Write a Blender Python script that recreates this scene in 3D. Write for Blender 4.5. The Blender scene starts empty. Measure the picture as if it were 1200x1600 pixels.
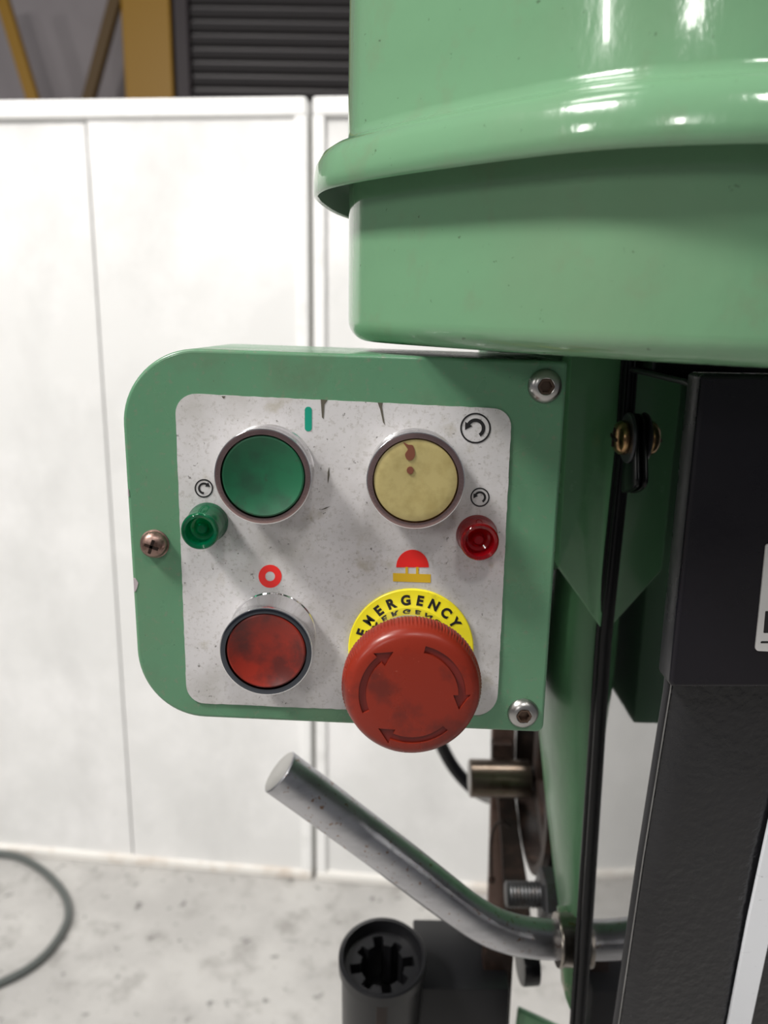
import bpy, bmesh, math, random
from mathutils import Vector, Matrix
random.seed(4)
PI = math.pi
S = bpy.context.scene
COL = S.collection

# ------------------------------------------------------------------ camera
FPX = 1250.0                       # focal length in pixels of the 1200x1600 frame
CAM = Vector((0.0, -0.255, 1.30))
PITCH = math.radians(13.15); ROLL = math.radians(0.87)
FW = Vector((0, math.cos(PITCH), -math.sin(PITCH)))
R0 = Vector((1, 0, 0)); U0 = R0.cross(FW)
RT = R0*math.cos(ROLL) + U0*math.sin(ROLL)
UP = U0*math.cos(ROLL) - R0*math.sin(ROLL)
cd = bpy.data.cameras.new('camera'); cam = bpy.data.objects.new('camera', cd); COL.objects.link(cam)
m = Matrix((RT, UP, -FW)).transposed().to_4x4(); m.translation = CAM
cam.matrix_world = m
cd.sensor_fit = 'VERTICAL'; cd.sensor_height = 36.0; cd.lens = FPX/1600*36
cd.clip_start = 0.01; cd.clip_end = 60
cd.dof.use_dof = True; cd.dof.focus_distance = 0.258; cd.dof.aperture_fstop = 12.0
S.camera = cam

# ------------------------------------------------------------------ world, lamps, exposure
w = bpy.data.worlds.new('hall_light'); S.world = w; w.use_nodes = True
w.node_tree.nodes['Background'].inputs[0].default_value = (0.93, 0.95, 1.0, 1)
w.node_tree.nodes['Background'].inputs[1].default_value = 0.17
def lamp(name, loc, aim, sx, sy, power, col=(1, 0.97, 0.93)):
    ld = bpy.data.lights.new(name, 'AREA'); ld.shape = 'RECTANGLE'; ld.size = sx; ld.size_y = sy
    ld.energy = power; ld.color = col
    o = bpy.data.objects.new(name, ld); COL.objects.link(o); o.location = loc
    o.rotation_euler = (Vector(aim)-Vector(loc)).to_track_quat('-Z', 'Y').to_euler()
    return o
lamp('hall_lamp', (-2.0, -0.85, 3.9), (0.0, 0.0, 1.2), 0.7, 0.5, 170)
lamp('hall_lamp', (0.25, -2.4, 4.0), (0.0, 0.3, 1.0), 0.5, 0.4, 30)
lamp('hall_lamp', (1.6, -1.8, 4.2), (0.0, 0.3, 1.0), 0.6, 0.4, 18)
lamp('hall_lamp', (-1.2, 0.1, 4.4), (-0.6, 1.6, 0.2), 0.8, 0.5, 20)
lamp('hall_lamp', (0.6, 0.7, 4.3), (0.0, 1.3, 0.0), 0.8, 0.5, 32)
lamp('hall_lamp', (-7.0, -4.0, 4.3), (0.0, 0.0, 1.2), 0.35, 1.4, 90)
lamp('hall_lamp', (-3.4, -7.3, 4.3), (0.0, 0.0, 1.2), 0.30, 1.4, 90)
S.view_settings.view_transform = 'Standard'; S.view_settings.look = 'None'
S.view_settings.gamma = 1; S.view_settings.use_curve_mapping = False
S.view_settings.exposure = -0.18

# ------------------------------------------------------------------ helpers
def ray(px, py):
    return FW + RT*((px-600)/FPX) - UP*((py-800)/FPX)
def P(px, py, Y):
    d = ray(px, py); return CAM + d*((Y-CAM.y)/d.y)
def PX(px, py, X):
    d = ray(px, py); return CAM + d*((X-CAM.x)/d.x)
def PZ(px, py, Z):
    d = ray(px, py); return CAM + d*((Z-CAM.z)/d.z)

def tag(o, label=None, cat=None, group=None, kind=None):
    if label: o['label'] = label
    if cat: o['category'] = cat
    if group: o['group'] = group
    if kind: o['kind'] = kind
    return o
def empty(name, loc, label, cat, group=None):
    o = bpy.data.objects.new(name, None); COL.objects.link(o); o.location = loc; o.empty_display_size = 0.01
    return tag(o, label, cat, group)
WLOC = {}
def obj(name, bm, mats, parent=None, smooth=None, label=None):
    """link bm (world coordinates) as one mesh, parented to `parent`"""
    bmesh.ops.recalc_face_normals(bm, faces=bm.faces)
    me = bpy.data.meshes.new(name)
    if smooth is not None:
        for f in bm.faces: f.smooth = True
        for e in bm.edges:
            if len(e.link_faces) == 2 and e.calc_face_angle(0) > math.radians(smooth): e.smooth = False
    o = bpy.data.objects.new(name, me); COL.objects.link(o)
    off = Vector((0, 0, 0))
    if parent is not None:
        o.parent = parent; q = parent
        while q is not None: off = off + q.location; q = q.parent
        bmesh.ops.translate(bm, verts=bm.verts, vec=-off)
    else:
        xs = [v.co for v in bm.verts]
        c = Vector((sum(v.x for v in xs)/len(xs), sum(v.y for v in xs)/len(xs), min(v.z for v in xs)))
        bmesh.ops.translate(bm, verts=bm.verts, vec=-c); o.location = c
    bm.to_mesh(me); bm.free()
    for mt in (mats if isinstance(mats, (list, tuple)) else [mats]): me.materials.append(mt)
    if label: o['label'] = label
    return o
def prism(pts, vec, bev=0, seg=2, bm=None, mi=0):
    """closed polygon pts (3-D, planar) swept by vec; optional bevel on all rim edges"""
    b = bmesh.new()
    vs = [b.verts.new(p) for p in pts]; f = b.faces.new(vs)
    r = bmesh.ops.extrude_face_region(b, geom=[f])
    bmesh.ops.translate(b, verts=[v for v in r['geom'] if isinstance(v, bmesh.types.BMVert)], vec=vec)
    bmesh.ops.recalc_face_normals(b, faces=b.faces)
    if bev:
        es = [e for e in b.edges if e.calc_face_angle(0) > math.radians(35)]
        bmesh.ops.bevel(b, geom=es, offset=bev, segments=seg, profile=0.5, affect='EDGES', clamp_overlap=True)
    for f in b.faces: f.material_index = mi
    if bm is None: return b
    me = bpy.data.meshes.new('t'); b.to_mesh(me); b.free(); bm.from_mesh(me); bpy.data.meshes.remove(me)
    return bm
def box(c, s, bev=0, seg=2, bm=None, rot=None, mi=0):
    b = bmesh.new(); bmesh.ops.create_cube(b, size=1)
    bmesh.ops.scale(b, verts=b.verts, vec=s)
    if bev: bmesh.ops.bevel(b, geom=b.edges[:], offset=bev, segments=seg, profile=0.5, affect='EDGES')
    if rot is not None: bmesh.ops.transform(b, matrix=rot.to_4x4(), verts=b.verts)
    bmesh.ops.translate(b, verts=b.verts, vec=c)
    for f in b.faces: f.material_index = mi
    if bm is None: return b
    me = bpy.data.meshes.new('t'); b.to_mesh(me); b.free(); bm.from_mesh(me); bpy.data.meshes.remove(me)
    return bm
def frame(axis, hint=Vector((0, 0, 1))):
    a = axis.normalized()
    if abs(a.dot(hint)) > 0.95: hint = Vector((1, 0, 0))
    x = hint.cross(a).normalized(); y = a.cross(x)
    return x, y, a
def lathe(prof, org, axis, n=64, bm=None, rfun=None, mi=0):
    """prof: [(r,h)...] revolved about axis through org. r=0 ends close the mesh"""
    b = bm or bmesh.new(); x, y, a = frame(axis); rings = []
    for r, h in prof:
        c = org + a*h
        if r < 1e-9: rings.append([b.verts.new(c)]); continue
        rr = []
        for i in range(n):
            t = 2*PI*i/n; q = r*(rfun(t, r, h) if rfun else 1)
            rr.append(b.verts.new(c + (x*math.cos(t) + y*math.sin(t))*q))
        rings.append(rr)
    for k in range(len(rings)-1):
        A, B = rings[k], rings[k+1]
        for i in range(n):
            j = (i+1) % n
            if len(A) == 1 and len(B) == 1: break
            if len(A) == 1: f = b.faces.new((A[0], B[i], B[j]))
            elif len(B) == 1: f = b.faces.new((A[i], A[j], B[0]))
            else: f = b.faces.new((A[i], A[j], B[j], B[i]))
            f.material_index = mi
    return b
def tube(pts, rad, n=24, bm=None, caps=True, mi=0, capmi=None, fil=0.0):
    """sweep a circle along pts; rad scalar or list"""
    b = bm or bmesh.new(); N = len(pts); rings = []
    nrm = None
    for k, p in enumerate(pts):
        t = (pts[min(k+1, N-1)] - pts[max(k-1, 0)]).normalized()
        if nrm is None: nrm, _, _ = frame(t)
        nrm = (nrm - t*nrm.dot(t)).normalized(); bn = t.cross(nrm)
        r = rad[k] if isinstance(rad, (list, tuple)) else rad
        rings.append([b.verts.new(p + (nrm*math.cos(2*PI*i/n) + bn*math.sin(2*PI*i/n))*r) for i in range(n)])
    for k in range(N-1):
        for i in range(n):
            j = (i+1) % n
            f = b.faces.new((rings[k][i], rings[k][j], rings[k+1][j], rings[k+1][i])); f.material_index = mi
    if caps:
        f = b.faces.new(rings[0][::-1]); f.material_index = mi if capmi is None else capmi
        f = b.faces.new(rings[-1]); f.material_index = mi
    return b
def catmull(pts, sub=8, closed=False):
    out = []; N = len(pts); pts = [Vector(p) for p in pts]
    rng = range(N) if closed else range(N-1)
    for k in rng:
        if closed: a, b, c, d = pts[(k-1) % N], pts[k], pts[(k+1) % N], pts[(k+2) % N]
        else: a, b, c, d = pts[max(k-1, 0)], pts[k], pts[k+1], pts[min(k+2, N-1)]
        for s in range(sub):
            t = s/sub
            out.append(0.5*((2*b) + (c-a)*t + (2*a-5*b+4*c-d)*t*t + (3*b-a-3*c+d)*t*t*t))
    if not closed: out.append(pts[-1])
    return out
def rounded(corners, radii, seg=10):
    """2-D polygon corners -> list with rounded corners"""
    out = []; N = len(corners)
    for k in range(N):
        p = Vector(corners[k]); a = Vector(corners[k-1]); b = Vector(corners[(k+1) % N]); r = radii[k]
        if r <= 0: out.append((p.x, p.y)); continue
        u = (a-p).normalized(); v = (b-p).normalized(); ang = u.angle(v); d = r/math.tan(ang/2)
        c = p + (u+v).normalized()*(r/math.sin(ang/2))
        s = p+u*d; e = p+v*d
        a0 = math.atan2(s.y-c.y, s.x-c.x); a1 = math.atan2(e.y-c.y, e.x-c.x)
        while a1-a0 > PI: a1 -= 2*PI
        while a1-a0 < -PI: a1 += 2*PI
        for i in range(seg+1):
            t = a0+(a1-a0)*i/seg; out.append((c.x+r*math.cos(t), c.y+r*math.sin(t)))
    return out
def pix(poly, Y): return [P(x, y, Y) for x, y in poly]

# ------------------------------------------------------------------ materials
def mat(name, col, rough=0.5, metal=0.0, coat=0.0, bump=0, bscale=200, layers=(), trans=0.0, ior=1.45, rvar=0.0, spec=0.5, aniso=None, emis=None):
    """layers: (colour, noise scale, threshold lo, hi, stretch xyz, strength)"""
    m = bpy.data.materials.new(name); m.use_nodes = True; nt = m.node_tree; N = nt.nodes; L = nt.links
    b = N['Principled BSDF']; b.inputs['Roughness'].default_value = rough; b.inputs['Metallic'].default_value = metal
    b.inputs['Coat Weight'].default_value = coat; b.inputs['Coat Roughness'].default_value = 0.06
    b.inputs['IOR'].default_value = ior; b.inputs['Transmission Weight'].default_value = trans
    b.inputs['Specular IOR Level'].default_value = spec
    c4 = tuple(col)+(1,)
    b.inputs['Base Color'].default_value = c4
    tc = N.new('ShaderNodeTexCoord'); geo = N.new('ShaderNodeNewGeometry')
    last = None
    for i, ly in enumerate(layers):
        lc, sc, lo, hi, st, k = ly
        mp = N.new('ShaderNodeMapping'); mp.inputs['Scale'].default_value = st; mp.inputs['Location'].default_value = (3.7*i+1.3, 1.1*i, 2.9*i)
        L.new(geo.outputs['Position'], mp.inputs[0])
        nz = N.new('ShaderNodeTexNoise'); nz.inputs['Scale'].default_value = sc; nz.inputs['Detail'].default_value = 7; nz.inputs['Roughness'].default_value = 0.62
        L.new(mp.outputs[0], nz.inputs[0])
        mr = N.new('ShaderNodeMapRange'); mr.inputs[1].default_value = lo; mr.inputs[2].default_value = hi; mr.inputs[4].default_value = k
        L.new(nz.outputs[0], mr.inputs[0])
        mx = N.new('ShaderNodeMix'); mx.data_type = 'RGBA'
        L.new(mr.outputs[0], mx.inputs[0])
        if last is None: mx.inputs[6].default_value = c4
        else: L.new(last, mx.inputs[6])
        mx.inputs[7].default_value = tuple(lc)+(1,)
        last = mx.outputs[2]
    if last is not None: L.new(last, b.inputs['Base Color'])
    if rvar:
        nz = N.new('ShaderNodeTexNoise'); nz.inputs['Scale'].default_value = 45; nz.inputs['Detail'].default_value = 5
        L.new(geo.outputs['Position'], nz.inputs[0])
        mr = N.new('ShaderNodeMapRange'); mr.inputs[1].default_value = 0.35; mr.inputs[2].default_value = 0.7
        mr.inputs[3].default_value = max(0.02, rough-rvar); mr.inputs[4].default_value = min(1, rough+rvar)
        L.new(nz.outputs[0], mr.inputs[0]); L.new(mr.outputs[0], b.inputs['Roughness'])
    if bump:
        nz = N.new('ShaderNodeTexNoise'); nz.inputs['Scale'].default_value = bscale; nz.inputs['Detail'].default_value = 3
        if aniso:
            mp = N.new('ShaderNodeMapping'); mp.inputs['Scale'].default_value = aniso
            L.new(geo.outputs['Position'], mp.inputs[0]); L.new(mp.outputs[0], nz.inputs[0])
        else: L.new(geo.outputs['Position'], nz.inputs[0])
        bp = N.new('ShaderNodeBump'); bp.inputs['Strength'].default_value = 1.0; bp.inputs['Distance'].default_value = bump
        L.new(nz.outputs[0], bp.inputs['Height']); L.new(bp.outputs[0], b.inputs['Normal'])
    return m
O = (1, 1, 1)
GREEN = (0.098, 0.232, 0.132)
m_cover = mat('gloss_green_paint', (0.145, 0.295, 0.165), 0.16, coat=0.5, bump=0.00016, bscale=230, aniso=(1, 1, 0.5),
              layers=[((0.155, 0.265, 0.155), 11, 0.45, 0.7, O, 0.8), ((0.17, 0.21, 0.13), 50, 0.56, 0.72, O, 0.4), ((0.05, 0.07, 0.04), 300, 0.68, 0.70, O, 0.6)], rvar=0.06)
m_shaded = mat('matte_shaded_green', (0.06, 0.13, 0.075), 0.7)  # matte inner paint, darkened to stand in for shade under lip and in gap
m_box = mat('green_enamel', GREEN, 0.30, coat=0.25, bump=0.00004, bscale=500,
            layers=[((0.125, 0.20, 0.115), 26, 0.50, 0.72, O, 0.55), ((0.20, 0.20, 0.15), 420, 0.57, 0.66, O, 0.4), ((0.11, 0.14, 0.09), 16, 0.55, 0.68, O, 0.6), ((0.03, 0.06, 0.03), 600, 0.68, 0.70, O, 0.8)], rvar=0.06)
m_head = mat('casting_green_paint', (0.15, 0.36, 0.18), 0.22, coat=0.4, bump=0.0002, bscale=160,
             layers=[((0.12, 0.28, 0.15), 20, 0.5, 0.75, O, 0.5)], rvar=0.08)
m_cast = mat('aged_green_casting_paint', (0.10, 0.25, 0.12), 0.36, coat=0.12, bump=0.0003, bscale=90, layers=[((0.07, 0.15, 0.08), 25, 0.5, 0.7, (1, 1, 0.4), 0.6)])
m_plate = mat('brushed_label_metal', (0.56, 0.545, 0.55), 0.50, metal=0.0, bump=0.00002, bscale=900, spec=0.35,
              layers=[((0.40, 0.385, 0.36), 38, 0.46, 0.72, O, 0.8), ((0.38, 0.36, 0.34), 900, 0.54, 0.64, O, 0.6),
                      ((0.12, 0.11, 0.10), 520, 0.655, 0.69, O, 0.8), ((0.34, 0.30, 0.22), 70, 0.60, 0.72, O, 0.6)])
m_chrome = mat('chrome', (0.80, 0.79, 0.80), 0.10, metal=1.0, rvar=0.05)
m_ringworn = mat('worn_rose_chrome', (0.44, 0.30, 0.29), 0.24, metal=1.0, bump=0.00002, bscale=900, rvar=0.08)
m_ringdark = mat('dark_chrome', (0.10, 0.11, 0.13), 0.12, metal=1.0, rvar=0.05)
m_gcap = mat('dirty_green_plastic', (0.008, 0.105, 0.046), 0.46, layers=[((0.012, 0.040, 0.024), 75, 0.47, 0.66, O, 0.6), ((0.03, 0.03, 0.025), 130, 0.62, 0.70, O, 0.6)])
m_ycap = mat('aged_cream_plastic', (0.42, 0.35, 0.15), 0.40, layers=[((0.32, 0.26, 0.10), 160, 0.45, 0.65, O, 0.8), ((0.36, 0.28, 0.10), 60, 0.55, 0.75, O, 0.6)])
m_rcap = mat('dirty_red_plastic', (0.25, 0.020, 0.010), 0.34, layers=[((0.040, 0.014, 0.013), 80, 0.45, 0.64, O, 0.75)])
m_stain = mat('brown_stain', (0.17, 0.055, 0.030), 0.5)
m_estop = mat('mushroom_red_plastic', (0.215, 0.020, 0.009), 0.32, bump=0.00002, bscale=800, spec=0.4,
              layers=[((0.05, 0.013, 0.011), 60, 0.51, 0.63, O, 0.55), ((0.42, 0.12, 0.08), 900, 0.69, 0.71, O, 0.5)], rvar=0.05)
m_estop_arrow = mat('mushroom_red_recess', (0.150, 0.013, 0.009), 0.34)
m_yellow = mat('yellow_label_plastic', (0.86, 0.74, 0.02), 0.38, layers=[((0.45, 0.38, 0.03), 140, 0.60, 0.74, O, 0.6)])
m_black_ink = mat('black_ink', (0.012, 0.011, 0.012), 0.45)
m_red_ink = mat('red_ink', (0.72, 0.018, 0.014), 0.5)
m_teal_ink = mat('teal_ink', (0.0, 0.26, 0.17), 0.5)
m_ochre_ink = mat('ochre_ink', (0.60, 0.38, 0.015), 0.5)
m_tear = mat('torn_edge_grime', (0.09, 0.08, 0.06), 0.7)
m_chip = mat('bare_primer', (0.42, 0.36, 0.38), 0.6)
m_glens = mat('green_lens', (0.0, 0.34, 0.15), 0.08, trans=0.85, ior=1.45)
m_rlens = mat('red_lens', (0.62, 0.008, 0.02), 0.08, trans=0.85, ior=1.45)
m_gcore = mat('green_lens_core', (0.01, 0.20, 0.10), 0.15)
m_rcore = mat('red_lens_core', (0.30, 0.006, 0.012), 0.15)
m_screw_br = mat('rusty_screw_metal', (0.30, 0.20, 0.17), 0.35, metal=0.9, layers=[((0.10, 0.05, 0.035), 300, 0.45, 0.65, O, 0.8)], rvar=0.1)
m_steel = mat('stainless_steel', (0.42, 0.41, 0.40), 0.34, metal=1.0, rvar=0.06, bump=0.00002, bscale=700)
m_socket = mat('socket_dark', (0.12, 0.08, 0.06), 0.35, metal=0.8)
m_brass = mat('tarnished_brass', (0.42, 0.27, 0.13), 0.26, metal=1.0, layers=[((0.13, 0.07, 0.035), 260, 0.42, 0.62, O, 0.8)], rvar=0.08)
m_lever = mat('lever_steel', (0.50, 0.50, 0.525), 0.35, metal=1.0, rvar=0.05, bump=0.00005, bscale=500,
              layers=[((0.24, 0.10, 0.02), 380, 0.62, 0.64, O, 0.8), ((0.30, 0.30, 0.32), 30, 0.5, 0.7, (1, 1, 3), 0.6)])
m_leverend = mat('sawn_steel', (0.52, 0.51, 0.49), 0.45, metal=0.85)
m_collar = mat('collar_steel', (0.30, 0.27, 0.24), 0.30, metal=1.0, layers=[((0.22, 0.10, 0.03), 200, 0.6, 0.68, O, 0.9)])
m_gblack = mat('gloss_black_paint', (0.006, 0.006, 0.007), 0.035, coat=1.0, bump=0.000012, bscale=220, spec=1.0, ior=2.1)
m_sblack = mat('satin_black_paint', (0.012, 0.012, 0.014), 0.25, bump=0.0004, bscale=300, rvar=0.08, layers=[((0.06, 0.06, 0.065), 240, 0.70, 0.74, O, 0.5)])
m_bead = mat('worn_dark_grey_edge', (0.030, 0.030, 0.033), 0.35, metal=0.2)
m_bblack = mat('scuffed_black_box', (0.006, 0.005, 0.008), 0.30, spec=0.35, bump=0.00005, bscale=200, rvar=0.08, layers=[((0.09, 0.09, 0.10), 120, 0.69, 0.76, O, 0.6)])
m_rubber = mat('black_rubber', (0.004, 0.004, 0.005), 0.25, spec=0.3)
m_grip = mat('grey_washer', (0.085, 0.085, 0.095), 0.38, metal=0.5)
m_dark = mat('blackened_steel', (0.016, 0.010, 0.008), 0.42, metal=0.0, spec=0.2, layers=[((0.06, 0.035, 0.025), 90, 0.5, 0.7, O, 0.6)])
m_brown = mat('oiled_brown_steel', (0.11, 0.070, 0.058), 0.42, metal=0.5, layers=[((0.05, 0.028, 0.020), 60, 0.45, 0.7, O, 0.8)])
m_bronze = mat('oily_bronze_shaft', (0.12, 0.095, 0.075), 0.28, metal=1.0, layers=[((0.06, 0.035, 0.02), 80, 0.5, 0.7, O, 0.7)])
m_bolt = mat('grey_bolt_steel', (0.07, 0.07, 0.073), 0.45, metal=0.9, layers=[((0.06, 0.05, 0.045), 200, 0.5, 0.65, O, 0.7)])
m_plas = mat('black_plastic', (0.007, 0.007, 0.008), 0.35, spec=0.35)
m_silver = mat('scratched_aluminium', (0.86, 0.88, 0.92), 0.42, metal=0.3, layers=[((0.35, 0.36, 0.38), 160, 0.66, 0.70, (1, 1, 6), 0.7)])
m_name = mat('nameplate_white', (0.62, 0.61, 0.60), 0.35, metal=0.2)
m_wall = mat('white_sheet', (0.76, 0.76, 0.75), 0.45, bump=0.002, bscale=5,
             layers=[((0.88, 0.875, 0.87), 2.6, 0.46, 0.66, O, 1.0), ((0.62, 0.62, 0.61), 3.2, 0.50, 0.72, (1, 1, 0.6), 0.8)])
m_rail = mat('white_rail', (0.90, 0.90, 0.89), 0.4, layers=[((0.70, 0.70, 0.68), 16, 0.58, 0.75, O, 0.6)])
m_seam = mat('grey_seam_gap', (0.33, 0.33, 0.31), 0.7)  # grey of the core sheet exposed in the panel gaps
m_dirtrail = mat('stained_bottom_rail', (0.80, 0.78, 0.74), 0.5, layers=[((0.46, 0.34, 0.24), 9, 0.50, 0.72, O, 0.7)])
m_floor = mat('worn_concrete', (0.42, 0.41, 0.395), 0.62, bump=0.0006, bscale=60,
              layers=[((0.52, 0.51, 0.49), 5, 0.42, 0.62, O, 0.8), ((0.28, 0.27, 0.255), 17, 0.52, 0.70, O, 0.8), ((0.13, 0.125, 0.12), 30, 0.61, 0.66, O, 0.8), ((0.34, 0.32, 0.29), 90, 0.60, 0.68, O, 0.5)])
m_hose = mat('grey_hose', (0.09, 0.10, 0.095), 0.4)
m_far = mat('far_grey_wall', (0.36, 0.33, 0.345), 0.8, layers=[((0.28, 0.26, 0.27), 1.2, 0.45, 0.65, (1, 1, 0.5), 0.8)])
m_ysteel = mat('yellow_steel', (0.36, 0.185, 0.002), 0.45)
m_ysteel2 = mat('dark_ochre_steel', (0.10, 0.052, 0.006), 0.5)  # brown-ochre colour of the second brace
m_dsteel = mat('dark_maroon_steel', (0.030, 0.020, 0.024), 0.5)
m_shut = mat('shutter_grey', (0.075, 0.070, 0.072), 0.4, metal=0.3)

# ================================================================== SETTING
fz = 0.0
A = PZ(0, 1330, fz); B = PZ(560, 1376, fz)
wd = (B-A); wd.z = 0; wd.normalize(); wn = Vector((wd.y, -wd.x, 0))      # wn points at the camera side
if wn.y > 0: wn = -wn
def wallhit(px, py, off=0.0):
    d = ray(px, py); a = A + wn*off
    return CAM + d*((a-CAM).dot(wn)/d.dot(wn))
WT = wallhit(270, 155).z
def sof(px, py): return (wallhit(px, py)-A).dot(wd)
obj('floor', box((0, 2.0, -0.05), (14, 12, 0.1)), m_floor)
bpy.data.objects['floor']['kind'] = 'structure'
s1 = sof(152, 300); s2 = sof(487, 500); pw = s2-s1
def wbox(s0, s1_, z0, z1, d0, d1, bev=0.002):
    """box on the partition: along s, height z, depth d towards the camera"""
    pts = [A+wd*s0+wn*d0, A+wd*s1_+wn*d0, A+wd*s1_+wn*d1, A+wd*s0+wn*d1]
    pts = [Vector((p.x, p.y, z0)) for p in pts]
    return prism(pts, Vector((0, 0, z1-z0)), bev)
core = obj('wall_back', wbox(s1-4*pw, s2+5*pw, 0.0, WT-0.03, -0.04, -0.012), m_seam)
core['kind'] = 'structure'
seams = [s2+k*2*pw for k in range(-2, 3)]
gap = 0.011
for k, s in enumerate(seams[:-1]):
    a0 = s+gap/2; a1 = seams[k+1]-gap/2; mid = (a0+a1)/2
    obj('panel', wbox(a0+0.02, mid-0.0165, 0.02, WT-0.03, -0.012, 0.0, 0.001), m_wall, core)
    obj('panel', wbox(mid-0.012, a1-0.02, 0.02, WT-0.03, 0.0005, 0.0035, 0.001), m_wall, core)
    obj('top_rail', wbox(a0, a1, WT-0.035, WT, -0.04, 0.012, 0.006), m_rail, core)
    obj('bottom_rail', wbox(a0, a1, 0.0, 0.022, -0.02, 0.014, 0.004), m_dirtrail, core)
    obj('post', wbox(a0, a0+0.024, 0.02, WT-0.03, -0.02, 0.010, 0.004), m_rail, core)
    obj('post', wbox(a1-0.024, a1, 0.02, WT-0.03, -0.02, 0.010, 0.004), m_rail, core)

# hall beyond the partition
FY = 5.2
def farbox(px0, px1, Y, th, z0, z1, bev=0.004):
    a = P(px0, 80, Y).x; b = P(px1, 80, Y).x
    return box(((a+b)/2, Y+th/2, (z0+z1)/2), (b-a, th, z1-z0), bev)
fw = obj('wall_far', box((0, FY+0.5, 2.6), (13, 0.12, 5.2)), m_far); fw['kind'] = 'structure'
t = obj('steel_column', farbox(192, 268, FY, 0.30, 0, 5.2, 0.01), m_ysteel)
tag(t, 'broad yellow upright steel column beside the roller shutter', 'column')
t = obj('door_post', farbox(272, 296, FY, 0.2, 0, 5.2, 0.01), m_dsteel)
tag(t, 'narrow dark upright post between yellow column and roller shutter', 'post')
def strut(name, p0, p1, Y, wpx, mt, label):
    a = P(*p0, Y); b = P(*p1, Y); d = (b-a).normalized(); a = a+(a-b).normalized()*0.15; b = b+(b-a).normalized()*0.25
    if min(a.z, b.z) < 0.02: pass
    wd_ = wpx*(Y+0.255)/FPX
    x = d.cross(Vector((0, 1, 0))).normalized()*wd_/2
    bm = prism([a-x, a+x, b+x, b-x], Vector((0, 0.06, 0)), 0.006)
    o = obj(name, bm, mt); tag(o, label, 'brace'); return o
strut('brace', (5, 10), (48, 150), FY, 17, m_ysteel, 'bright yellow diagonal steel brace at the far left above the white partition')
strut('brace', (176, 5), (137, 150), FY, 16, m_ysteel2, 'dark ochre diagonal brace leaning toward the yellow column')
sh = empty('roller_shutter', P(420, 150, FY)*1.0, 'dark grey corrugated roller shutter behind the white partition', 'roller shutter')
sh.location.z = 0
xa = P(298, 80, FY).x; xb = xa+3.0
pitch_ = 17.6*(FY+0.255)/FPX
slm = None
z = 1.2; k = 0
while z < 4.2:
    prof = [(-0.02, 0.0)] + [(-0.002-0.030*math.sin(PI*i/6)**0.8, pitch_*(0.08+0.74*i/6)) for i in range(7)] + [(-0.002, pitch_*0.98), (0.012, pitch_*0.98), (0.012, 0.0)]
    if slm is None:
        bm = prism([Vector((xa, FY+0.05+py_, z+pz_)) for py_, pz_ in prof[1:]], Vector((xb-xa, 0, 0)))
        o = obj('slat', bm, m_shut, sh, 30); slm = o; z00 = z
    else:
        o = slm.copy(); COL.objects.link(o); o.parent = sh; o.location = (0, 0, z-z00)
    z += pitch_
obj('shutter_box', box(((xa+xb)/2, FY+0.1, 4.4), (xb-xa, 0.4, 0.4), 0.01), m_dsteel, sh)

# hose lying on the floor
hp = [PZ(x, y, 0.009) for x, y in [(-260, 1350), (-120, 1335), (0, 1334), (52, 1350), (92, 1385), (107, 1420), (98, 1455), (62, 1500), (0, 1536), (-140, 1590), (-300, 1640)]]
hs = obj('hose', tube(catmull(hp, 8), 0.0085, 14), m_hose, None, 40)
tag(hs, 'thin grey hose curled on the concrete floor in front of the white partition', 'hose')

# ================================================================== PULLEY COVER
CZ = CAM.z
plan = [(0.261, 0.2017), (0.1653, 0.1974), (0.087, 0.1739), (0.0305, 0.1321), (-0.0035, 0.0843), (-0.013, 0.0478), (-0.0117, 0.0243), (-0.0017, 0.0064), (0.0185, -0.0171), (0.0487, -0.0462), (0.0713, -0.0584), (0.0957, -0.064), (0.1392, -0.068), (0.2088, -0.0627), (0.2697, -0.0349), (0.3045, 0.0191), (0.3175, 0.08), (0.3045, 0.1495)]
cp = catmull([(x, y, 0) for x, y in plan], 8, True)
def shell(prof, bm=None, capb=False, capt=False):
    """prof: (outward offset, z)"""
    b = bmesh.new(); N = len(cp); nr = []
    for i in range(N):
        t_ = (cp[(i+1) % N]-cp[i-1]).normalized(); n_ = Vector((t_.y, -t_.x, 0))
        nr.append(n_)
    cen = Vector((0.148, 0.067, 0))
    if nr[0].dot(cp[0]-cen) < 0: nr = [-n for n in nr]
    rings = []
    for off, z in prof:
        rings.append([b.verts.new(Vector((0, 0, CZ+z-0.030*cp[i].x)) + cp[i]+nr[i]*off) for i in range(N)])
    for k in range(len(rings)-1):
        for i in range(N):
            j = (i+1) % N
            b.faces.new((rings[k][i], rings[k][j], rings[k+1][j], rings[k+1][i]))
    if capb: b.faces.new(rings[0][::-1])
    if capt: b.faces.new(rings[-1])
    return b
pc = empty('pulley_cover', (0.148, 0.067, CZ-0.01), 'large glossy green rounded pulley cover overhanging the control box', 'machine cover')
bz = -0.0061; rb = 0.0074
prof = [(-0.011, bz+0.0008), (-rb, bz)] + [(-rb+rb*math.sin(t), bz+rb-rb*math.cos(t)) for t in [PI/2*i/7 for i in range(1, 8)]] + [(0.0, 0.026), (0.0, 0.0505)]
obj('lower_shell', shell([(-0.03, bz+0.001)]+prof, capb=True, capt=True), m_cover, pc, 50)
lip = [(-0.00035, 0.0522), (0.00826, 0.04829), (0.01018, 0.04159), (0.01096, 0.04106), (0.01183, 0.04176), (0.01209, 0.04524), (0.01131, 0.05046), (0.0094, 0.05377), (0.00652, 0.05568), (0.00304, 0.05699), (0.00104, 0.05846), (0.00044, 0.0609), (0.00035, 0.07395), (0.0, 0.1131), (-0.00174, 0.1479), (-0.00696, 0.16182), (-0.01566, 0.16878), (-0.0261, 0.17052)]
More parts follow.
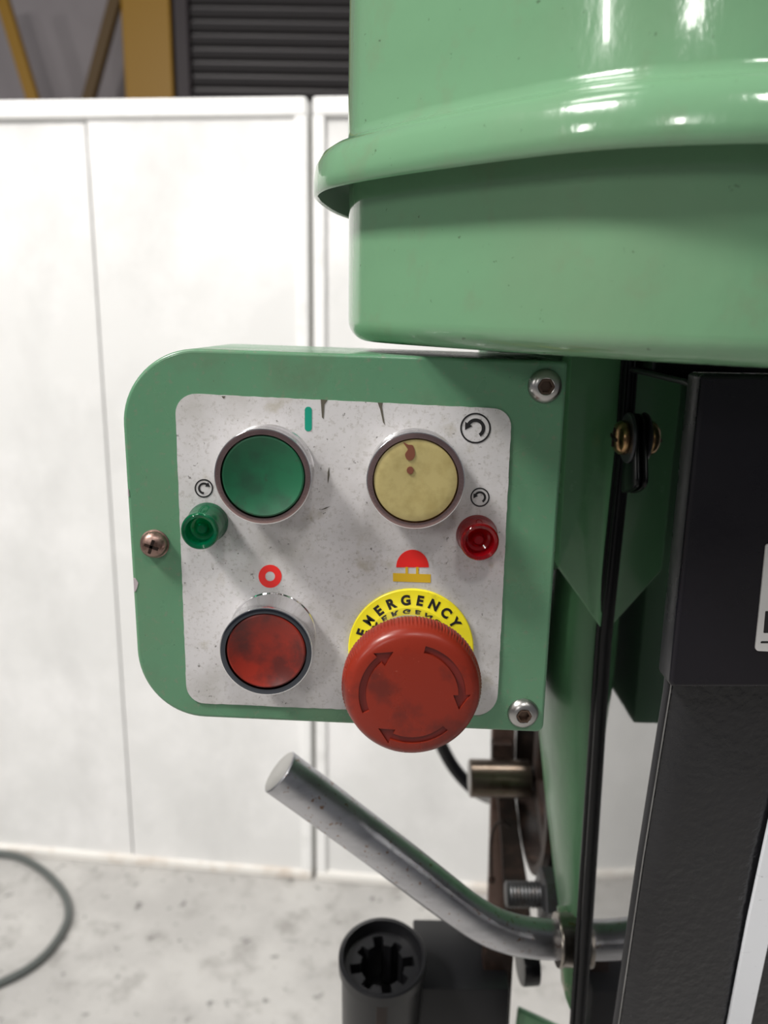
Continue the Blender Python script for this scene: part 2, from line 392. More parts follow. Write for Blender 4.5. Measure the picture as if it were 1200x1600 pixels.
us = obj('upper_shell', shell(lip, capt=True, capb=True), [m_cover, m_shaded], pc, 50)
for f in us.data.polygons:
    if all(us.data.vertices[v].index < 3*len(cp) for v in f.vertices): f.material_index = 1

# ================================================================== MACHINE HEAD (green casting)
HY = 0.083
head = empty('machine_head', P(930, 1100, 0.14), 'glossy green cast machine head to the right of the control box', 'machine head')
pl = rounded([(893, 547), (994, 551), (979, 600), (941, 984), (873, 888)], [0, 0, 0, 2, 18], 8)
obj('head_block', prism(pix(pl, HY), Vector((0, 0.09, 0)), 0.0014, 3), m_head, head, 40)
obj('dark_backing', prism(pix([(780, 548), (900, 548), (896, 880), (860, 893), (846, 1128), (780, 1128)], 0.100), Vector((0, 0.08, 0)), 0.001), m_shaded, head, 40)  # backing added behind the gap; its darker green stands in for occlusion shade
obj('dark_filler', prism(pix([(972, 549), (1062, 549), (1062, 600), (972, 600)], 0.0865), Vector((0, 0.01, 0)), 0.0005), m_rubber, head, 40)
# lower column, a curved face that turns away to the left
rows = [(850, 862, 953), (900, 858, 948), (960, 850, 942), (1050, 843, 935), (1150, 846, 928), (1250, 856, 922), (1350, 866, 915), (1400, 872, 912), (1440, 876, 909)]
bm = bmesh.new(); grid = []
for (y_, xl, xr) in rows:
    rr = []
    for i in range(17):
        t_ = i/16; Y_ = HY+0.010+0.055*(1-math.cos(t_*PI/2)); x_ = xr+2+(xl-xr-2)*math.sin(t_*PI/2)
        rr.append(bm.verts.new(P(x_, y_, Y_)))
    q = P(xl, y_, HY+0.065)
    rr.append(bm.verts.new(Vector((q.x+0.006, 0.20, q.z)))); p0 = rr[0].co
    rr.append(bm.verts.new(Vector((p0.x+0.02, 0.20, p0.z)))); rr.append(bm.verts.new(Vector((p0.x+0.02, p0.y, p0.z))))
    grid.append(rr)
for a, b in zip(grid, grid[1:]):
    for i in range(len(a)):
        j = (i+1) % len(a); bm.faces.new((a[i], a[j], b[j], b[i]))
bm.faces.new(grid[0]); bm.faces.new(grid[-1][::-1])
obj('lower_casting', bm, m_cast, head, 45)
obj('casting_rib', prism(pix(rounded([(877, 1440), (913, 1440), (909, 1560), (893, 1585), (884, 1560)], [2, 2, 3, 4, 4], 3), 0.098), Vector((0, 0.012, 0)), 0.001), mat('chipped_green_paint', (0.16, 0.31, 0.16), 0.3, layers=[((0.55, 0.5, 0.40), 90, 0.55, 0.6, (1, 1, 0.4), 0.9), ((0.12, 0.04, 0.02), 150, 0.62, 0.66, O, 0.9)]), head, 40)
obj('base_flange', prism(pix([(810, 1580), (880, 1612), (880, 1760), (790, 1760)], 0.17), Vector((0, 0.006, 0)), 0.002), m_head, head, 40)

# ================================================================== CONTROL BOX
BX = empty('control_box', P(530, 1130, 0.03), 'green control box with white button plate below the pulley cover', 'control box')
out = rounded([(184.5, 541), (888, 564.5), (849, 1145), (220, 1117)], [112, 7, 12, 112], 18)
bm = prism(pix(out, 0.0), Vector((0, 0.068, 0)))
es = [e for e in bm.edges if abs(e.verts[0].co.y) < 1e-6 and abs(e.verts[1].co.y) < 1e-6]
bmesh.ops.bevel(bm, geom=es, offset=0.0011, segments=4, profile=0.5, affect='EDGES')
hs_=obj('housing', bm, m_box, BX, 45)
for f in hs_.data.polygons:
    if len(f.vertices) > 8: f.use_smooth = False
YP = -0.0006
po = rounded([(273, 614), (800, 639.5), (776, 1119), (292, 1098)], [30, 28, 34, 30], 8)
# slightly ragged outline of the worn plate
ragged = []
for i in range(len(po)):
    a = Vector(po[i]); b = Vector(po[(i+1) % len(po)]); n_ = max(1, int((b-a).length/9))
    for k in range(n_):
        p_ = a+(b-a)*k/n_
        if n_ > 1 and k > 0: p_ += Vector((random.uniform(-.4, .4), random.uniform(-.5, .4)))
        ragged.append((p_.x, p_.y))
plate = obj('button_plate', prism(pix(ragged, YP), Vector((0, 0.0005, 0))), m_plate, BX)
def decal(name, poly, mt, parent=None, Y=YP-0.00012, th=0.0001, label=None):
    return obj(name, prism(pix(poly, Y), Vector((0, th, 0))), mt, parent or plate, None, label)
def ringpoly_bm(cx, cy, ro, ri, Y, th, n=48, a0=0, a1=360, bm=None):
    b = bm or bmesh.new(); full = abs(a1-a0) >= 360
    N = n if full else n+1; rows_ = []
    for i in range(N):
        t_ = math.radians(a0+(a1-a0)*i/n); c_, s_ = math.cos(t_), -math.sin(t_)
        rows_.append([b.verts.new(P(cx+ro*c_, cy+ro*s_, Y)), b.verts.new(P(cx+ri*c_, cy+ri*s_, Y)),
                      b.verts.new(P(cx+ri*c_, cy+ri*s_, Y+th)), b.verts.new(P(cx+ro*c_, cy+ro*s_, Y+th))])
    for i in range(n):
        a = rows_[i]; c = rows_[(i+1) % N]
        for k in range(4): b.faces.new((a[k], a[(k+1) % 4], c[(k+1) % 4], c[k]))
    if not full: b.faces.new(rows_[0]); b.faces.new(rows_[-1][::-1])
    return b
YD = YP-0.00012
def rotsym(cx, cy, R, a0, a1, lab):
    s = R/24.0
    b = ringpoly_bm(cx, cy, R, R-2.6*max(s, .8), YD, 0.0001)
    ra = 12.5*s; th_ = 5.4*s
    ringpoly_bm(cx, cy, ra+th_/2, ra-th_/2, YD, 0.0001, 20, a0, a1, b)
    e = math.radians(a1); sg = 1 if a1 > a0 else -1
    tx, ty = -math.sin(e)*sg, -math.cos(e)*sg      # tangent in image space
    nx, ny = math.cos(e), -math.sin(e)
    px_, py_ = cx+ra*nx, cy+ra*ny
    tri = [(px_+nx*6.5*s, py_+ny*6.5*s), (px_-nx*6.5*s, py_-ny*6.5*s), (px_+tx*11*s, py_+ty*11*s)]
    prism(pix(tri, YD), Vector((0, 0.0001, 0)), bm=b)
    obj('rotation_symbol', b, m_black_ink, plate, None, lab)
rotsym(743, 669, 24, -60, 148, 'large anticlockwise arrow in a circle')
rotsym(750, 777, 15, -60, 148, 'small anticlockwise arrow in a circle')
rotsym(318.5, 763, 14.5, 270, 55, 'small clockwise arrow in a circle')
decal('start_symbol', rounded([(476.2, 635.5), (487.2, 635.8), (487.2, 674), (476.2, 673.6)], [5, 5, 5, 5], 6), m_teal_ink, label='green vertical bar')
obj('stop_symbol', ringpoly_bm(422, 900.5, 18, 7.6, YD, 0.0001, 40), m_red_ink, plate, None, 'red ring')
dome = [(644.5+25.5*math.cos(math.radians(a)), 886.5-27.5*math.sin(math.radians(a))) for a in range(0, 181, 10)]
decal('emergency_symbol', dome, m_red_ink, label='red half dome')
b = bmesh.new()
for q in ([(633.5, 886), (637.5, 886), (637.5, 897), (633.5, 897)], [(650, 886), (654, 886), (654, 897), (650, 897)], [(614, 895.5), (673, 897.5), (673, 910.5), (614, 908.5)]):
    prism(pix(q, YD-0.00001), Vector((0, 0.0001, 0)), bm=b)
obj('emergency_symbol', b, m_ochre_ink, plate, None, 'yellow bar with two posts')
for q in ([(501, 624), (512, 625), (507, 632), (505.5, 655), (503, 652)], [(590, 629), (598, 629.5), (597, 636), (601.5, 664), (598.5, 660), (594, 640)],
          [(346, 619), (352, 619), (350, 623), (348, 622)], [(512, 738), (514, 730), (515, 742), (512.5, 756), (511.8, 750)], [(501, 797), (508, 793.5), (516, 791), (509, 795)]):
    decal('scuff', q, m_tear)
for q, d_ in (([(208.3, 903), (212, 904), (216, 911), (214, 919), (211, 925), (209.5, 924)], m_chip), ([(199.5, 764), (201, 765), (202, 776), (200, 775)], m_chip)):
    obj('paint_chip', prism(pix(q, -0.00015), Vector((0, 0.0003, 0))), d_, BX)
FWD = Vector((0, -1, 0))
def push_button(px, py, rpx, h, ringm, capm, capname, lab, recess=0.0015):
    c = P(px, py, -h); R = abs(P(px+rpx, py, -h).x - c.x); base = Vector((c.x, YP, c.z)); hh = h+YP
    pr = [(R*0.985, 0.0), (R*0.985, 0.0006), (R*0.965, 0.0010), (R*0.965, hh-0.0022), (R*0.99, hh-0.0012), (R, hh-0.0006), (R*0.993, hh-0.0001), (R*0.975, hh)]
    b = lathe(pr, base, FWD, 72)
    lathe([(R*0.975, hh), (R*0.872, hh-0.0001), (R*0.862, hh-0.0010), (R*0.862, hh-0.004), (0, hh-0.004)], base, FWD, 72, b, mi=1)
    bmesh.ops.remove_doubles(b, verts=b.verts, dist=1e-7)
    bz_ = obj('push_button', b, [m_chrome, ringm], BX, 30, lab)
    cr = R*0.852
    q = [(0, hh-0.0039), (cr, hh-0.0039), (cr, hh-0.0012), (cr*0.985, hh-0.0006), (cr*0.95, hh-0.00045), (cr*0.8, hh-recess*.9), (cr*0.5, hh-recess*1.5), (cr*0.2, hh-recess*1.7), (0, hh-recess*1.72)]
    cap = obj('cap', lathe(q, base, FWD, 72), capm, bz_, 40, capname)
    return bz_, base, hh, R
push_button(410.5, 745.5, 76.5, 0.0135, m_ringworn, m_gcap, 'green cap', 'green push button in a worn chrome ring')
yb, ybase, yh, yR = push_button(649.5, 752, 77.5, 0.0125, m_ringworn, m_ycap, 'cream cap with brown stain', 'cream push button with a brown stain', 0.0003)
push_button(415.5, 1019, 73.2, 0.0165, m_ringdark, m_rcap, 'red cap', 'red push button in a dark chrome ring')
bst = bmesh.new()
for q in (catmull([(636, 703, 0), (630, 694, 0), (638, 698, 0), (645, 699, 0), (648, 708, 0), (648, 716, 0), (643, 722, 0), (636, 721, 0), (633, 713, 0), (637, 706, 0)], 3, True),
          [Vector((641+5.6*math.cos(a*.6), 738-6*math.sin(a*.6), 0)) for a in range(10)]):
    for_poly = [(v.x, v.y-3) for v in q]
    prism(pix(for_poly, -0.0125+0.00012), Vector((0, 0.0010, 0)), bm=bst)
obj('stain', bst, m_stain, yb)

def pilot(px, py, rpx, h, lens, core_, lab):
    c = P(px, py, -h); R = abs(P(px+rpx, py, -h).x-c.x); base = Vector((c.x, YP, c.z)); hh = h+YP
    pr = [(0, 0.0002), (R*1.10, 0.0002), (R*1.10, 0.0012), (R*1.02, 0.0022), (R, hh-0.0012), (R*0.97, hh-0.0004), (R*0.90, hh), (R*0.74, hh-0.0004), (R*0.68, hh-0.0016), (R*0.62, hh-0.0042), (R*.34, hh-0.0050), (R*.30, hh-0.0034), (R*.22, hh-0.0030), (0, hh-0.0030)]
    L_ = obj('pilot_light', lathe(pr, base, FWD, 48), lens, BX, 35, lab)
    obj('lens_core', lathe([(0, 0.0006), (R*.78, 0.0006), (R*.78, hh-0.0075), (R*.5, hh-0.0066), (R*.22, hh-0.0066), (R*.2, hh-0.0045), (0, hh-0.0042)], base, FWD, 32), core_, L_, 35)
pilot(311.3, 831, 30, 0.0135, m_glens, m_gcore, 'translucent green pilot light')
pilot(750, 848, 30.5, 0.0105, m_rlens, m_rcore, 'translucent red pilot light')

# emergency stop
HE = 0.0360
ec = P(640, 1073, -HE+0.006); ER = abs(P(640+109, 1073, -HE+0.006).x-ec.x)
lc = P(642, 1014, YP-0.0012); LR = abs(P(642+98, 1014, YP-0.0012).x-lc.x)
ebase = Vector((lc.x, YP, lc.z))
ebase.x = (ec.x+lc.x)/2; ebase.z = ec.z
lb = Vector((lc.x, YP, lc.z))
ring = obj('emergency_label', lathe([(0, 0.0001), (LR, 0.0001), (LR, 0.0010), (LR*.985, 0.0013), (0, 0.0013)], lb, FWD, 96), m_yellow, BX, 35, 'yellow round label reading EMERGENCY')
word = 'EMERGENCY'; bl = bmesh.new()
for i, ch in enumerate(word):
    cu = bpy.data.curves.new('t', 'FONT'); cu.body = ch; cu.align_x = 'CENTER'; cu.align_y = 'CENTER'
    cu.size = LR*0.222; cu.extrude = 0.00006; cu.offset = LR*(0.004 if ch == 'M' else 0.010); cu.resolution_u = 4
    to = bpy.data.objects.new('t', cu); COL.objects.link(to)
    bpy.context.view_layer.update()
    me = bpy.data.meshes.new_from_object(to.evaluated_get(bpy.context.evaluated_depsgraph_get()))
    # centre the glyph on its own bounds
    xs = [v.co.x for v in me.vertices]; ys = [v.co.y for v in me.vertices]
    me.transform(Matrix.Translation((-(min(xs)+max(xs))/2, -(min(ys)+max(ys))/2, 0)))
    me.transform(Matrix.Scale(0.84 if ch == 'M' else 0.95, 4, (1, 0, 0)))
    th = math.radians(161-16*i+(0.8 if ch == 'Y' else 0)); rr_ = LR*0.825
    pos = lb + Vector((rr_*math.cos(th), -0.00137, rr_*math.sin(th)))
    me.transform(Matrix.Translation(pos) @ Matrix.Rotation(-(th-PI/2), 4, 'Y') @ Matrix.Rotation(PI/2, 4, 'X'))
    bl.from_mesh(me); bpy.data.objects.remove(to); bpy.data.curves.remove(cu); bpy.data.meshes.remove(me)
obj('lettering', bl, m_black_ink, ring, None, 'black curved word EMERGENCY')
def knurl(t, r, h):
    return 1.0 + (0.006*(1 if (int(t/(2*PI)*480) % 4) < 2 else -1) if (r > ER*0.985) else 0)
H = HE+YP
hp_ = [(0, H-0.0165), (ER*.45, H-0.0165), (ER*.50, H-0.0150), (ER*.62, H-0.0128), (ER*.93, H-0.0112), (ER*.995, H-0.0104), (ER, H-0.0098), (ER, H-0.0060), (ER*.9851, H-0.0052), (ER*.975, H-0.0040), (ER*.95, H-0.0024), (ER*.90, H-0.0012), (ER*.84, H-0.0006), (ER*.6, H-0.0002), (0, H)]
hb = lathe(hp_, ebase, FWD, 480, rfun=knurl)
eb = obj('emergency_button', hb, m_estop, BX, 38, 'large red mushroom emergency stop button')
obj('stem', lathe([(0, 0.0001), (ER*.72, 0.0001), (ER*.72, 0.0100), (ER*.70, 0.0110), (ER*.50, 0.0112), (ER*.50, H-0.0160), (0, H-0.0160)], ebase, FWD, 72), m_chrome, eb, 35, 'chrome collar')
bpy.context.view_layer.update()
def arrow2d(a0, a1, rm, wbd, whd, hl):
    """clockwise arc arrow, angles in degrees, a0 > a1"""
    ah = a1+hl; n = 16
    outer = [((rm+wbd/2)*math.cos(math.radians(a0+(ah-a0)*i/n)), (rm+wbd/2)*math.sin(math.radians(a0+(ah-a0)*i/n))) for i in range(n+1)]
    inner = [((rm-wbd/2)*math.cos(math.radians(a0+(ah-a0)*i/n)), (rm-wbd/2)*math.sin(math.radians(a0+(ah-a0)*i/n))) for i in range(n+1)]
    q = math.radians(ah)
    return outer+[((rm+whd/2)*math.cos(q), (rm+whd/2)*math.sin(q)), (rm*math.cos(math.radians(a1)), rm*math.sin(math.radians(a1))), ((rm-whd/2)*math.cos(q), (rm-whd/2)*math.sin(q))]+inner[::-1]
for a0, a1 in ((203, 113), (77, -18), (-46, -132)):
    poly = arrow2d(a0, a1, 0.70*ER, 0.105*ER, 0.25*ER, 19)
    yf = ebase.y-(H-0.0013)
    cut = prism([Vector((ebase.x+x, yf, ebase.z+z)) for x, z in poly], Vector((0, -0.003, 0)))
    cme = bpy.data.meshes.new('c'); bmesh.ops.recalc_face_normals(cut, faces=cut.faces); cut.to_mesh(cme); cut.free(); co = bpy.data.objects.new('c', cme); COL.objects.link(co)
    md = eb.modifiers.new('b', 'BOOLEAN'); md.object = co; md.operation = 'DIFFERENCE'; md.solver = 'EXACT'
    bpy.context.view_layer.update()
    nm = bpy.data.meshes.new_from_object(eb.evaluated_get(bpy.context.evaluated_depsgraph_get()))
    eb.modifiers.clear(); old = eb.data; eb.data = nm; bpy.data.meshes.remove(old); nm.name = 'emergency_button'
    bpy.data.objects.remove(co); bpy.data.meshes.remove(cme)
    pa = arrow2d(a0-.6, a1+.6, 0.70*ER, 0.090*ER, 0.235*ER, 18.5)
    obj('arrow', prism([Vector((ebase.x+x, yf, ebase.z+z)) for x, z in pa], Vector((0, -0.00010, 0))), m_estop_arrow, eb)

# screws of the box
def hexscrew(px, py, rpx, lab=None, tilt=0.0):
    c = P(px, py, -0.002); R = abs(P(px+rpx, py, -0.002).x-c.x); base = Vector((c.x, 0.0002, c.z))
    s = obj('socket_screw', lathe([(R, 0.0), (R, 0.0006), (R*.93, 0.0014), (R*.78, 0.0023), (R*.6, 0.0028), (R*.50, 0.0029), (R*.46, 0.0028), (R*.44, 0.0010), (0, 0.0010)], base, FWD, 40), m_steel, BX, 30, lab)
    obj('socket', lathe([(R*.50, 0.00295), (R*.36, 0.0029), (R*.34, 0.0012), (0, 0.0012)], base, FWD, 6), m_socket, s)
hexscrew(853, 604, 27, 'upper right hex socket screw')
hexscrew(818.5, 1118, 24.5, 'lower right hex socket screw')
c = P(238, 853, -0.003); R = abs(P(260.5, 853, -0.003).x-c.x); base = Vector((c.x, 0.0002, c.z))
ps = obj('cross_screw', lathe([(R*1.0, 0), (R*1.02, 0.0006), (R*.93, 0.0008), (R*.93, 0.0018), (R*.86, 0.0030), (R*.66, 0.0040), (R*.3, 0.0045), (0, 0.0046)], base, FWD, 40), m_screw_br, BX, 35, 'rusty cross head screw')
b = bmesh.new()
for a in (20, 110):
    box(base+Vector((0, -0.00420, 0)), (R*1.0, 0.0010, R*.20), 0, 1, b, Matrix.Rotation(math.radians(a), 3, 'Y'))
obj('cross_recess', b, m_dark, ps)

# ================================================================== BLACK GUARD with mirror-gloss side
X0 = P(1091, 590, 0.005).x
gd = empty('guard_housing', Vector((X0+0.05, 0.04, P(1000, 1600, 0.04).z)), 'gloss black sheet metal housing on the right with mirror-like side', 'machine housing')
side = [(988, 577), (1072, 597), (1086, 604), (1085, 640), (1042, 1078), (1000, 1340), (962, 1600), (938, 1760), (893, 1760), (905, 1600), (918, 1400), (944, 1000), (975, 700)]
sp = [PX(x, y, X0) for x, y in side]
obj('side_panel', prism(sp, Vector((0.0015, 0, 0))), m_gblack, gd)
def edge_tube(pxs, X, r, name, mt, dx=0.0):
    return obj(name, tube([PX(x, y, X)+Vector((dx, 0, 0)) for x, y in pxs], r, 12), mt, gd, 50)
edge_tube(side[:3]+[(1086, 620)]+side[3:8], X0, 0.0011, 'edge_bead', m_bead, -0.0002)
b = tube([PX(x, y, X0-0.0006) for x, y in [(985, 560), (975, 700), (944, 1000), (918, 1400), (904.5, 1600), (893, 1760)]], 0.0022, 14)
tube([PX(x, y, X0-0.002)+Vector((0, 0.004, 0)) for x, y in [(981, 560), (971, 700), (939, 1000), (912, 1400), (898.5, 1600), (887, 1760)]], 0.0016, 14, b)
obj('edge_trim', b, m_rubber, gd, 50)
zt = CZ-0.0068
pb = [Vector((X0+0.0016, 0.055, zt-0.03*X0)), Vector((0.34, 0.055, zt-0.03*0.34)), Vector((0.34, 0.055, 0.86)), Vector((X0+0.0016, 0.055, 0.86))]
obj('blocking_panel', prism(pb, Vector((0, 0.02, 0)), 0.001), m_rubber, gd)  # added black sheet, blocks light so the gap under the cover stays dark
# rounded tab with washer and brass screw
tb = [PX(x, y, X0-0.0004) for x, y in rounded([(984, 644), (1000, 650), (1002, 765), (978, 772)], [4, 14, 22, 4], 8)]
obj('tab', prism(tb, Vector((-0.0022, 0, 0)), 0.0006), m_rubber, gd, 40)
sc = PX(984, 684, X0-0.0024); LX = Vector((-1, 0, 0))
obj('washer', lathe([(0, 0), (0.0098, 0), (0.0102, 0.0006), (0.0098, 0.0014), (0, 0.0014)], sc, LX, 40), m_grip, gd, 35)
bs = obj('pan_screw', lathe([(0, 0.0013), (0.0066, 0.0013), (0.0070, 0.0024), (0.0067, 0.0042), (0.0055, 0.0056), (0.0036, 0.0063), (0, 0.0065)], sc, LX, 36), m_brass, gd, 40, 'tarnished brass coloured screw')
b = bmesh.new()
for a in (10, 100): box(sc+Vector((-0.0062, 0, 0)), (0.0014, 0.0075, 0.0013), 0, 1, b, Matrix.Rotation(math.radians(a), 3, 'X'))
obj('cross_recess', b, m_dark, bs)
# front face, folded from the near edge of the side
near = [PX(x, y, X0) for x, y in [(1086, 606), (1085, 640), (1042, 1078), (1000, 1340), (962, 1600), (938, 1760)]]
bm = bmesh.new(); cols = [(0.0012, 0.0003), (0.0022, -0.0006), (0.0085, -0.0022), (0.012, -0.0016), (0.05, 0.0005), (0.14, 0.002), (0.26, 0.006), (0.26, 0.012), (0.0012, 0.004)]
g = [[bm.verts.new(p+Vector((dx, dy, 0))) for dx, dy in cols] for p in near]
for a, b_ in zip(g, g[1:]):
    for i in range(len(a)):
        j = (i+1) % len(a); bm.faces.new((a[i], a[j], b_[j], b_[i]))
bm.faces.new(g[0]); bm.faces.new(g[-1][::-1])
obj('front_panel', bm, m_sblack, gd, 60)
# bright scale strip on the right
def onfront(px, py, lift=0.0025):
    # plane of the lower front panel near its right side
    a = near[2]; b2 = near[4]
    n_ = (b2-a).cross(Vector((1, 0.008, 0))).normalized()
    d = ray(px, py); q = a+Vector((0, -lift, 0)); return CAM+d*((q-CAM).dot(n_)/d.dot(n_))
sq = [onfront(1252, 1060), onfront(1286, 1060), onfront(1147, 1780), onfront(1098, 1780)]
sq = [onfront(1210, 1250), onfront(1248, 1250), onfront(1205, 1455), onfront(1174, 1600), onfront(1136, 1790), onfront(1098, 1790), onfront(1138, 1600), onfront(1169, 1440)]
st = obj('scale_strip', prism(sq, Vector((0, 0.0016, 0)), 0.0002), m_silver, gd, None, 'bright scratched aluminium strip')
# switch box standing proud of the front
sw = empty('switch_box', P(1150, 1075, -0.005), 'scuffed black box with a white nameplate, at the right under the pulley cover', 'electrical box')
bo = rounded([(1097, 584), (1420, 590), (1370, 1075), (1046, 1075)], [9, 9, 9, 9], 5)
obj('box_body', prism(pix(bo, -0.0085), Vector((0, 0.0125, 0)), 0.0016, 4), m_bblack, sw, 40)
nl = rounded([(1197, 850), (1330, 853), (1312, 1023), (1180, 1017)], [5, 5, 5, 5], 4)
npl = obj('nameplate', prism(pix(nl, -0.0091), Vector((0, 0.0007, 0))), m_name, sw, None, 'white nameplate')
b = bmesh.new()
for (x, y, w_, h_) in ((1196, 955, 26, 34), (1228, 955, 20, 34), (1254, 955, 24, 34), (1190, 1002, 90, 3)):
    prism(pix(rounded([(x, y), (x+w_, y), (x+w_-3, y+h_), (x-3, y+h_)], [1, 1, 1, 1], 2), -0.0092), Vector((0, 0.0001, 0)), bm=b)
obj('print', b, m_black_ink, npl)

# ================================================================== LEVER
YL = 0.095
lp = [(436, 1205, 0.078), (520, 1267, 0.0795), (620, 1342, 0.081), (690, 1396, 0.0825), (728, 1424, 0.0835), (762, 1445, 0.0850), (795, 1458, 0.0880), (830, 1465, 0.0915), (868, 1468, YL), (920, 1469, YL), (975, 1470, YL)]
pts3 = catmull([P(*p) for p in lp], 6)
lev = empty('feed_lever', pts3[-1].copy(), 'bent bare steel lever with rust specks below the control box', 'lever')
LRD = 0.0096
e0 = pts3[0]; dr = (pts3[0]-pts3[1]).normalized()
pp = [e0, e0-dr*0.0005]+pts3[1:]
rr2 = [LRD*(1+0.12*max(0, 1-k/26)) for k in range(len(pp))]; rr2[0] *= 0.94
b = tube(pp, rr2, 48, capmi=1)
obj('shaft', b, [m_lever, m_leverend], lev, 40)
ca = P(869, 1468, YL); cb = P(903, 1469, YL); ln = (cb-ca).length
obj('collar', lathe([(LRD*1.0, 0), (0.0128, 0.0), (0.0132, 0.0008), (0.0130, 0.0022), (0.0126, 0.0028), (0.0126, ln), (LRD, ln)], ca, (cb-ca).normalized(), 48), m_collar, lev, 35)

# ================================================================== MECHANISM BEHIND
XA = Vector((1, 0, 0))
# hub with drum disc
YH = 0.27
h0 = P(733, 1216, YH); h1 = P(826, 1217, YH); h2 = P(858, 1217, YH)
wh = empty('drive_wheel', h1.copy(), 'dark flanged wheel seen edge-on below the right corner of the control box', 'wheel')
rh = 29*(h0-CAM).dot(FW)/FPX; rd = 148*(h0-CAM).dot(FW)/FPX
obj('hub', lathe([(0, 0), (rh*.93, 0), (rh, 0.001), (rh, h1.x-h0.x)], Vector((h0.x, YH, h1.z)), XA, 40), m_bronze, wh, 35, 'oily bronze coloured hub')
tt = h2.x-h1.x
rmb = lathe([(rd*.86, 0.0005), (rd*.84, 0.0), (rd*.93, 0.0005), (rd*.95, tt*.30), (rd*.90, tt*.42), (rd*.97, tt*.55), (rd, tt*.62), (rd, tt*.92), (rd*.97, tt), (rd*.86, tt), (rd*.86, 0.0005)], Vector((h1.x, YH, h1.z)), XA, 72)
bmesh.ops.remove_doubles(rmb, verts=rmb.verts, dist=1e-7)
obj('rim', rmb, m_dark, wh, 30)
for a in (90, 210, 330):
    obj('spoke', box(Vector((h1.x+tt*.5, YH, h1.z))+Vector((0, math.cos(math.radians(a)), math.sin(math.radians(a))))*rd*.44, (tt*.5, 0.016, rd*.78), 0.001, 1, None, Matrix.Rotation(math.radians(a-90), 3, 'X')), m_dark, wh)
# brown link bars
lk = empty('link_arm', P(780, 1480, 0.31), 'narrow brown oiled steel link arm hanging behind the wheel hub', 'link arm')
obj('arm', prism(pix([(770, 1100), (806, 1100), (800, 1500), (760, 1500), (766, 1300)], 0.31), Vector((0, 0.008, 0)), 0.001), m_brown, lk)
obj('blade', prism(pix([(777, 1240), (805, 1240), (812, 1300), (826, 1390), (834, 1490), (792, 1490), (784, 1330)], 0.296), Vector((0, 0.008, 0)), 0.001), m_dark, lk)
obj('clamp', prism(pix(rounded([(769, 1163), (803, 1163), (803, 1192), (769, 1192)], [3]*4, 3), 0.298), Vector((0, 0.010, 0)), 0.001), m_dark, lk)
wp = catmull([P(x, y, 0.29) for x, y in [(796, 1292), (785, 1284), (774, 1290), (768, 1310), (767, 1345), (768, 1375)]], 5)
sg = obj('spring_wire', tube(wp, 0.0013, 10), m_dark, None, 50)
tag(sg, 'thin hooked dark wire hanging in front of the brown link arm', 'wire')
obj('end_bead', lathe([(0, -.002), (0.0026, -.0016), (0.0030, 0), (0.0026, 0.0016), (0, .002)], wp[-1], Vector((0, 0, -1)), 16), m_dark, sg, 50)
# cable
cbp = catmull([P(x, y, Y_) for x, y, Y_ in [(640, 1040, 0.40), (672, 1120, 0.42), (690, 1165, 0.43), (712, 1203, 0.43), (742, 1234, 0.42), (774, 1248, 0.37), (790, 1250, 0.314)]], 6)
tag(obj('power_cable', tube(cbp, 0.0062, 16), m_rubber, None, 50), 'thick black cable curving down behind the emergency stop button', 'cable')
# bolt with nut
YB = 0.185
b0 = P(790, 1397, YB); b1 = P(842, 1397, YB); b2 = P(868, 1397, YB); dd = (b0-CAM).dot(FW)/FPX
bt = empty('adjusting_bolt', b1.copy(), 'grey threaded stud with a hex nut above the lever collar', 'bolt')
rb_ = 20*dd; pr = [(0, 0), (rb_*.86, 0)]; L_ = b1.x-b0.x+0.004; n_ = 11
for i in range(n_):
    pr += [(rb_, L_*(i+.35)/n_), (rb_, L_*(i+.5)/n_), (rb_*.90, L_*(i+.85)/n_), (rb_*.90, L_*(i+.95)/n_)]
pr += [(rb_*.9, L_)]
obj('stud', lathe(pr, Vector((b0.x, YB, b0.z)), XA, 32), m_bolt, bt, 50)
rn = 41*dd; tn = b2.x-b1.x
obj('hex_nut', lathe([(rb_, 0), (rn*.82, 0), (rn*.97, tn*.16), (rn, tn*.24), (rn, tn*.8), (rn*.9, tn), (0, tn)], Vector((b1.x, YB, b0.z)), XA, 6), m_bolt, bt)
obj('rest_plate', prism(pix(rounded([(846, 1432), (890, 1432), (884, 1458), (846, 1458)], [2]*4, 3), YB+0.002), Vector((0, 0.015, 0)), 0.001), m_bolt, bt)

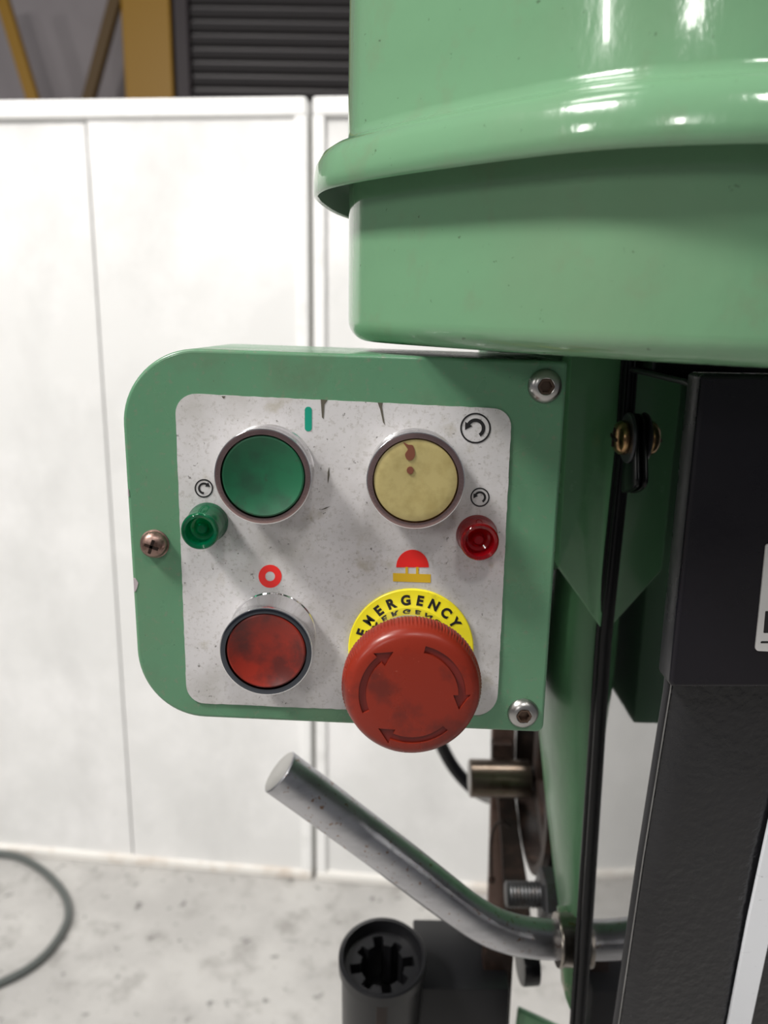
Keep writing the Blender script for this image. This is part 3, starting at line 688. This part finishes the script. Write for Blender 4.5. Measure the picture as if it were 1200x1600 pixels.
# plastic socket holder
YS = 0.125
sc_ = P(598, 1492, YS); ds = (sc_-CAM).dot(FW)/FPX; RS = 69*ds
ax = Vector((0.01, -0.20, 1)).normalized()
hd = empty('socket_holder', sc_-ax*0.10, 'round black plastic holder with toothed opening at the bottom of the view', 'tool holder')
x_, y_, a_ = frame(ax, Vector((0, 1, 0)))
obj('barrel', lathe([(0, -0.10), (RS*.90, -0.10), (RS*.93, -0.012), (RS*.93, -0.009), (RS, -0.008), (RS, -0.001), (RS*.97, 0.0), (RS*.90, -0.0003), (RS*.86, -0.003), (RS*.84, -0.010), (RS*.84, -0.045), (0, -0.045)], sc_, ax, 64), m_plas, hd, 35)
# toothed insert: an annulus whose hole has square teeth
b = bmesh.new(); n = 96; o_t, i_t, i_b = [], [], []
for i in range(n):
    th = 2*PI*i/n; seg = int(((th/(2*PI))*8+0.5)) % 8
    inn = 0.66 if (int(i/(n/16)) % 2 == 0) else 0.50
    if (i % (n//4)) < 6: inn = 0.74
    v = x_*math.cos(th)+y_*math.sin(th)
    o_t.append(b.verts.new(sc_+v*RS*.845-a_*0.0085)); i_t.append(b.verts.new(sc_+v*RS*inn-a_*0.0085)); i_b.append(b.verts.new(sc_+v*RS*inn-a_*0.04))
for i in range(n):
    j = (i+1) % n
    b.faces.new((o_t[i], o_t[j], i_t[j], i_t[i])); b.faces.new((i_t[i], i_t[j], i_b[j], i_b[i]))
obj('toothed_insert', b, m_plas, hd)
obj('groove_rib', prism([sc_-a_*0.013+x_*sx*0.0035*0+Vector((sx*0.003, -RS*.93, 0)) for sx in (-1, 1)]+[sc_-a_*0.09+Vector((sx*0.003, -RS*.93, 0)) for sx in (1, -1)], Vector((0, -0.0015, 0)), 0.0004), m_dark, hd)
# mounting block
mb = empty('mounting_block', P(730, 1600, 0.15), 'flat black mounting block behind and right of the round plastic holder', 'block')
tz = P(720, 1545, 0.13)
xl = P(650, 1545, 0.13).x; xr = P(797, 1545, 0.13).x; yb_ = 0.185
obj('block', box(((xl+xr)/2, (0.13+yb_)/2, tz.z-0.04), (xr-xl, yb_-0.13, 0.08), 0.0012), m_plas, mb, 40)
q0 = P(757, 1480, 0.145); q1 = P(803, 1480, 0.145)
obj('guide_post', box(((q0.x+q1.x)/2, 0.150, (q0.z+tz.z-0.08)/2), (q1.x-q0.x, 0.012, q0.z-tz.z+0.08), 0.001), m_dark, mb, 40)
q2 = P(812, 1505, 0.17)
obj('roller', lathe([(0, 0), (0.0125, 0), (0.013, 0.001), (0.013, 0.010), (0, 0.011)], q2, Vector((1, 0.1, 0)), 32), m_rubber, mb, 40)
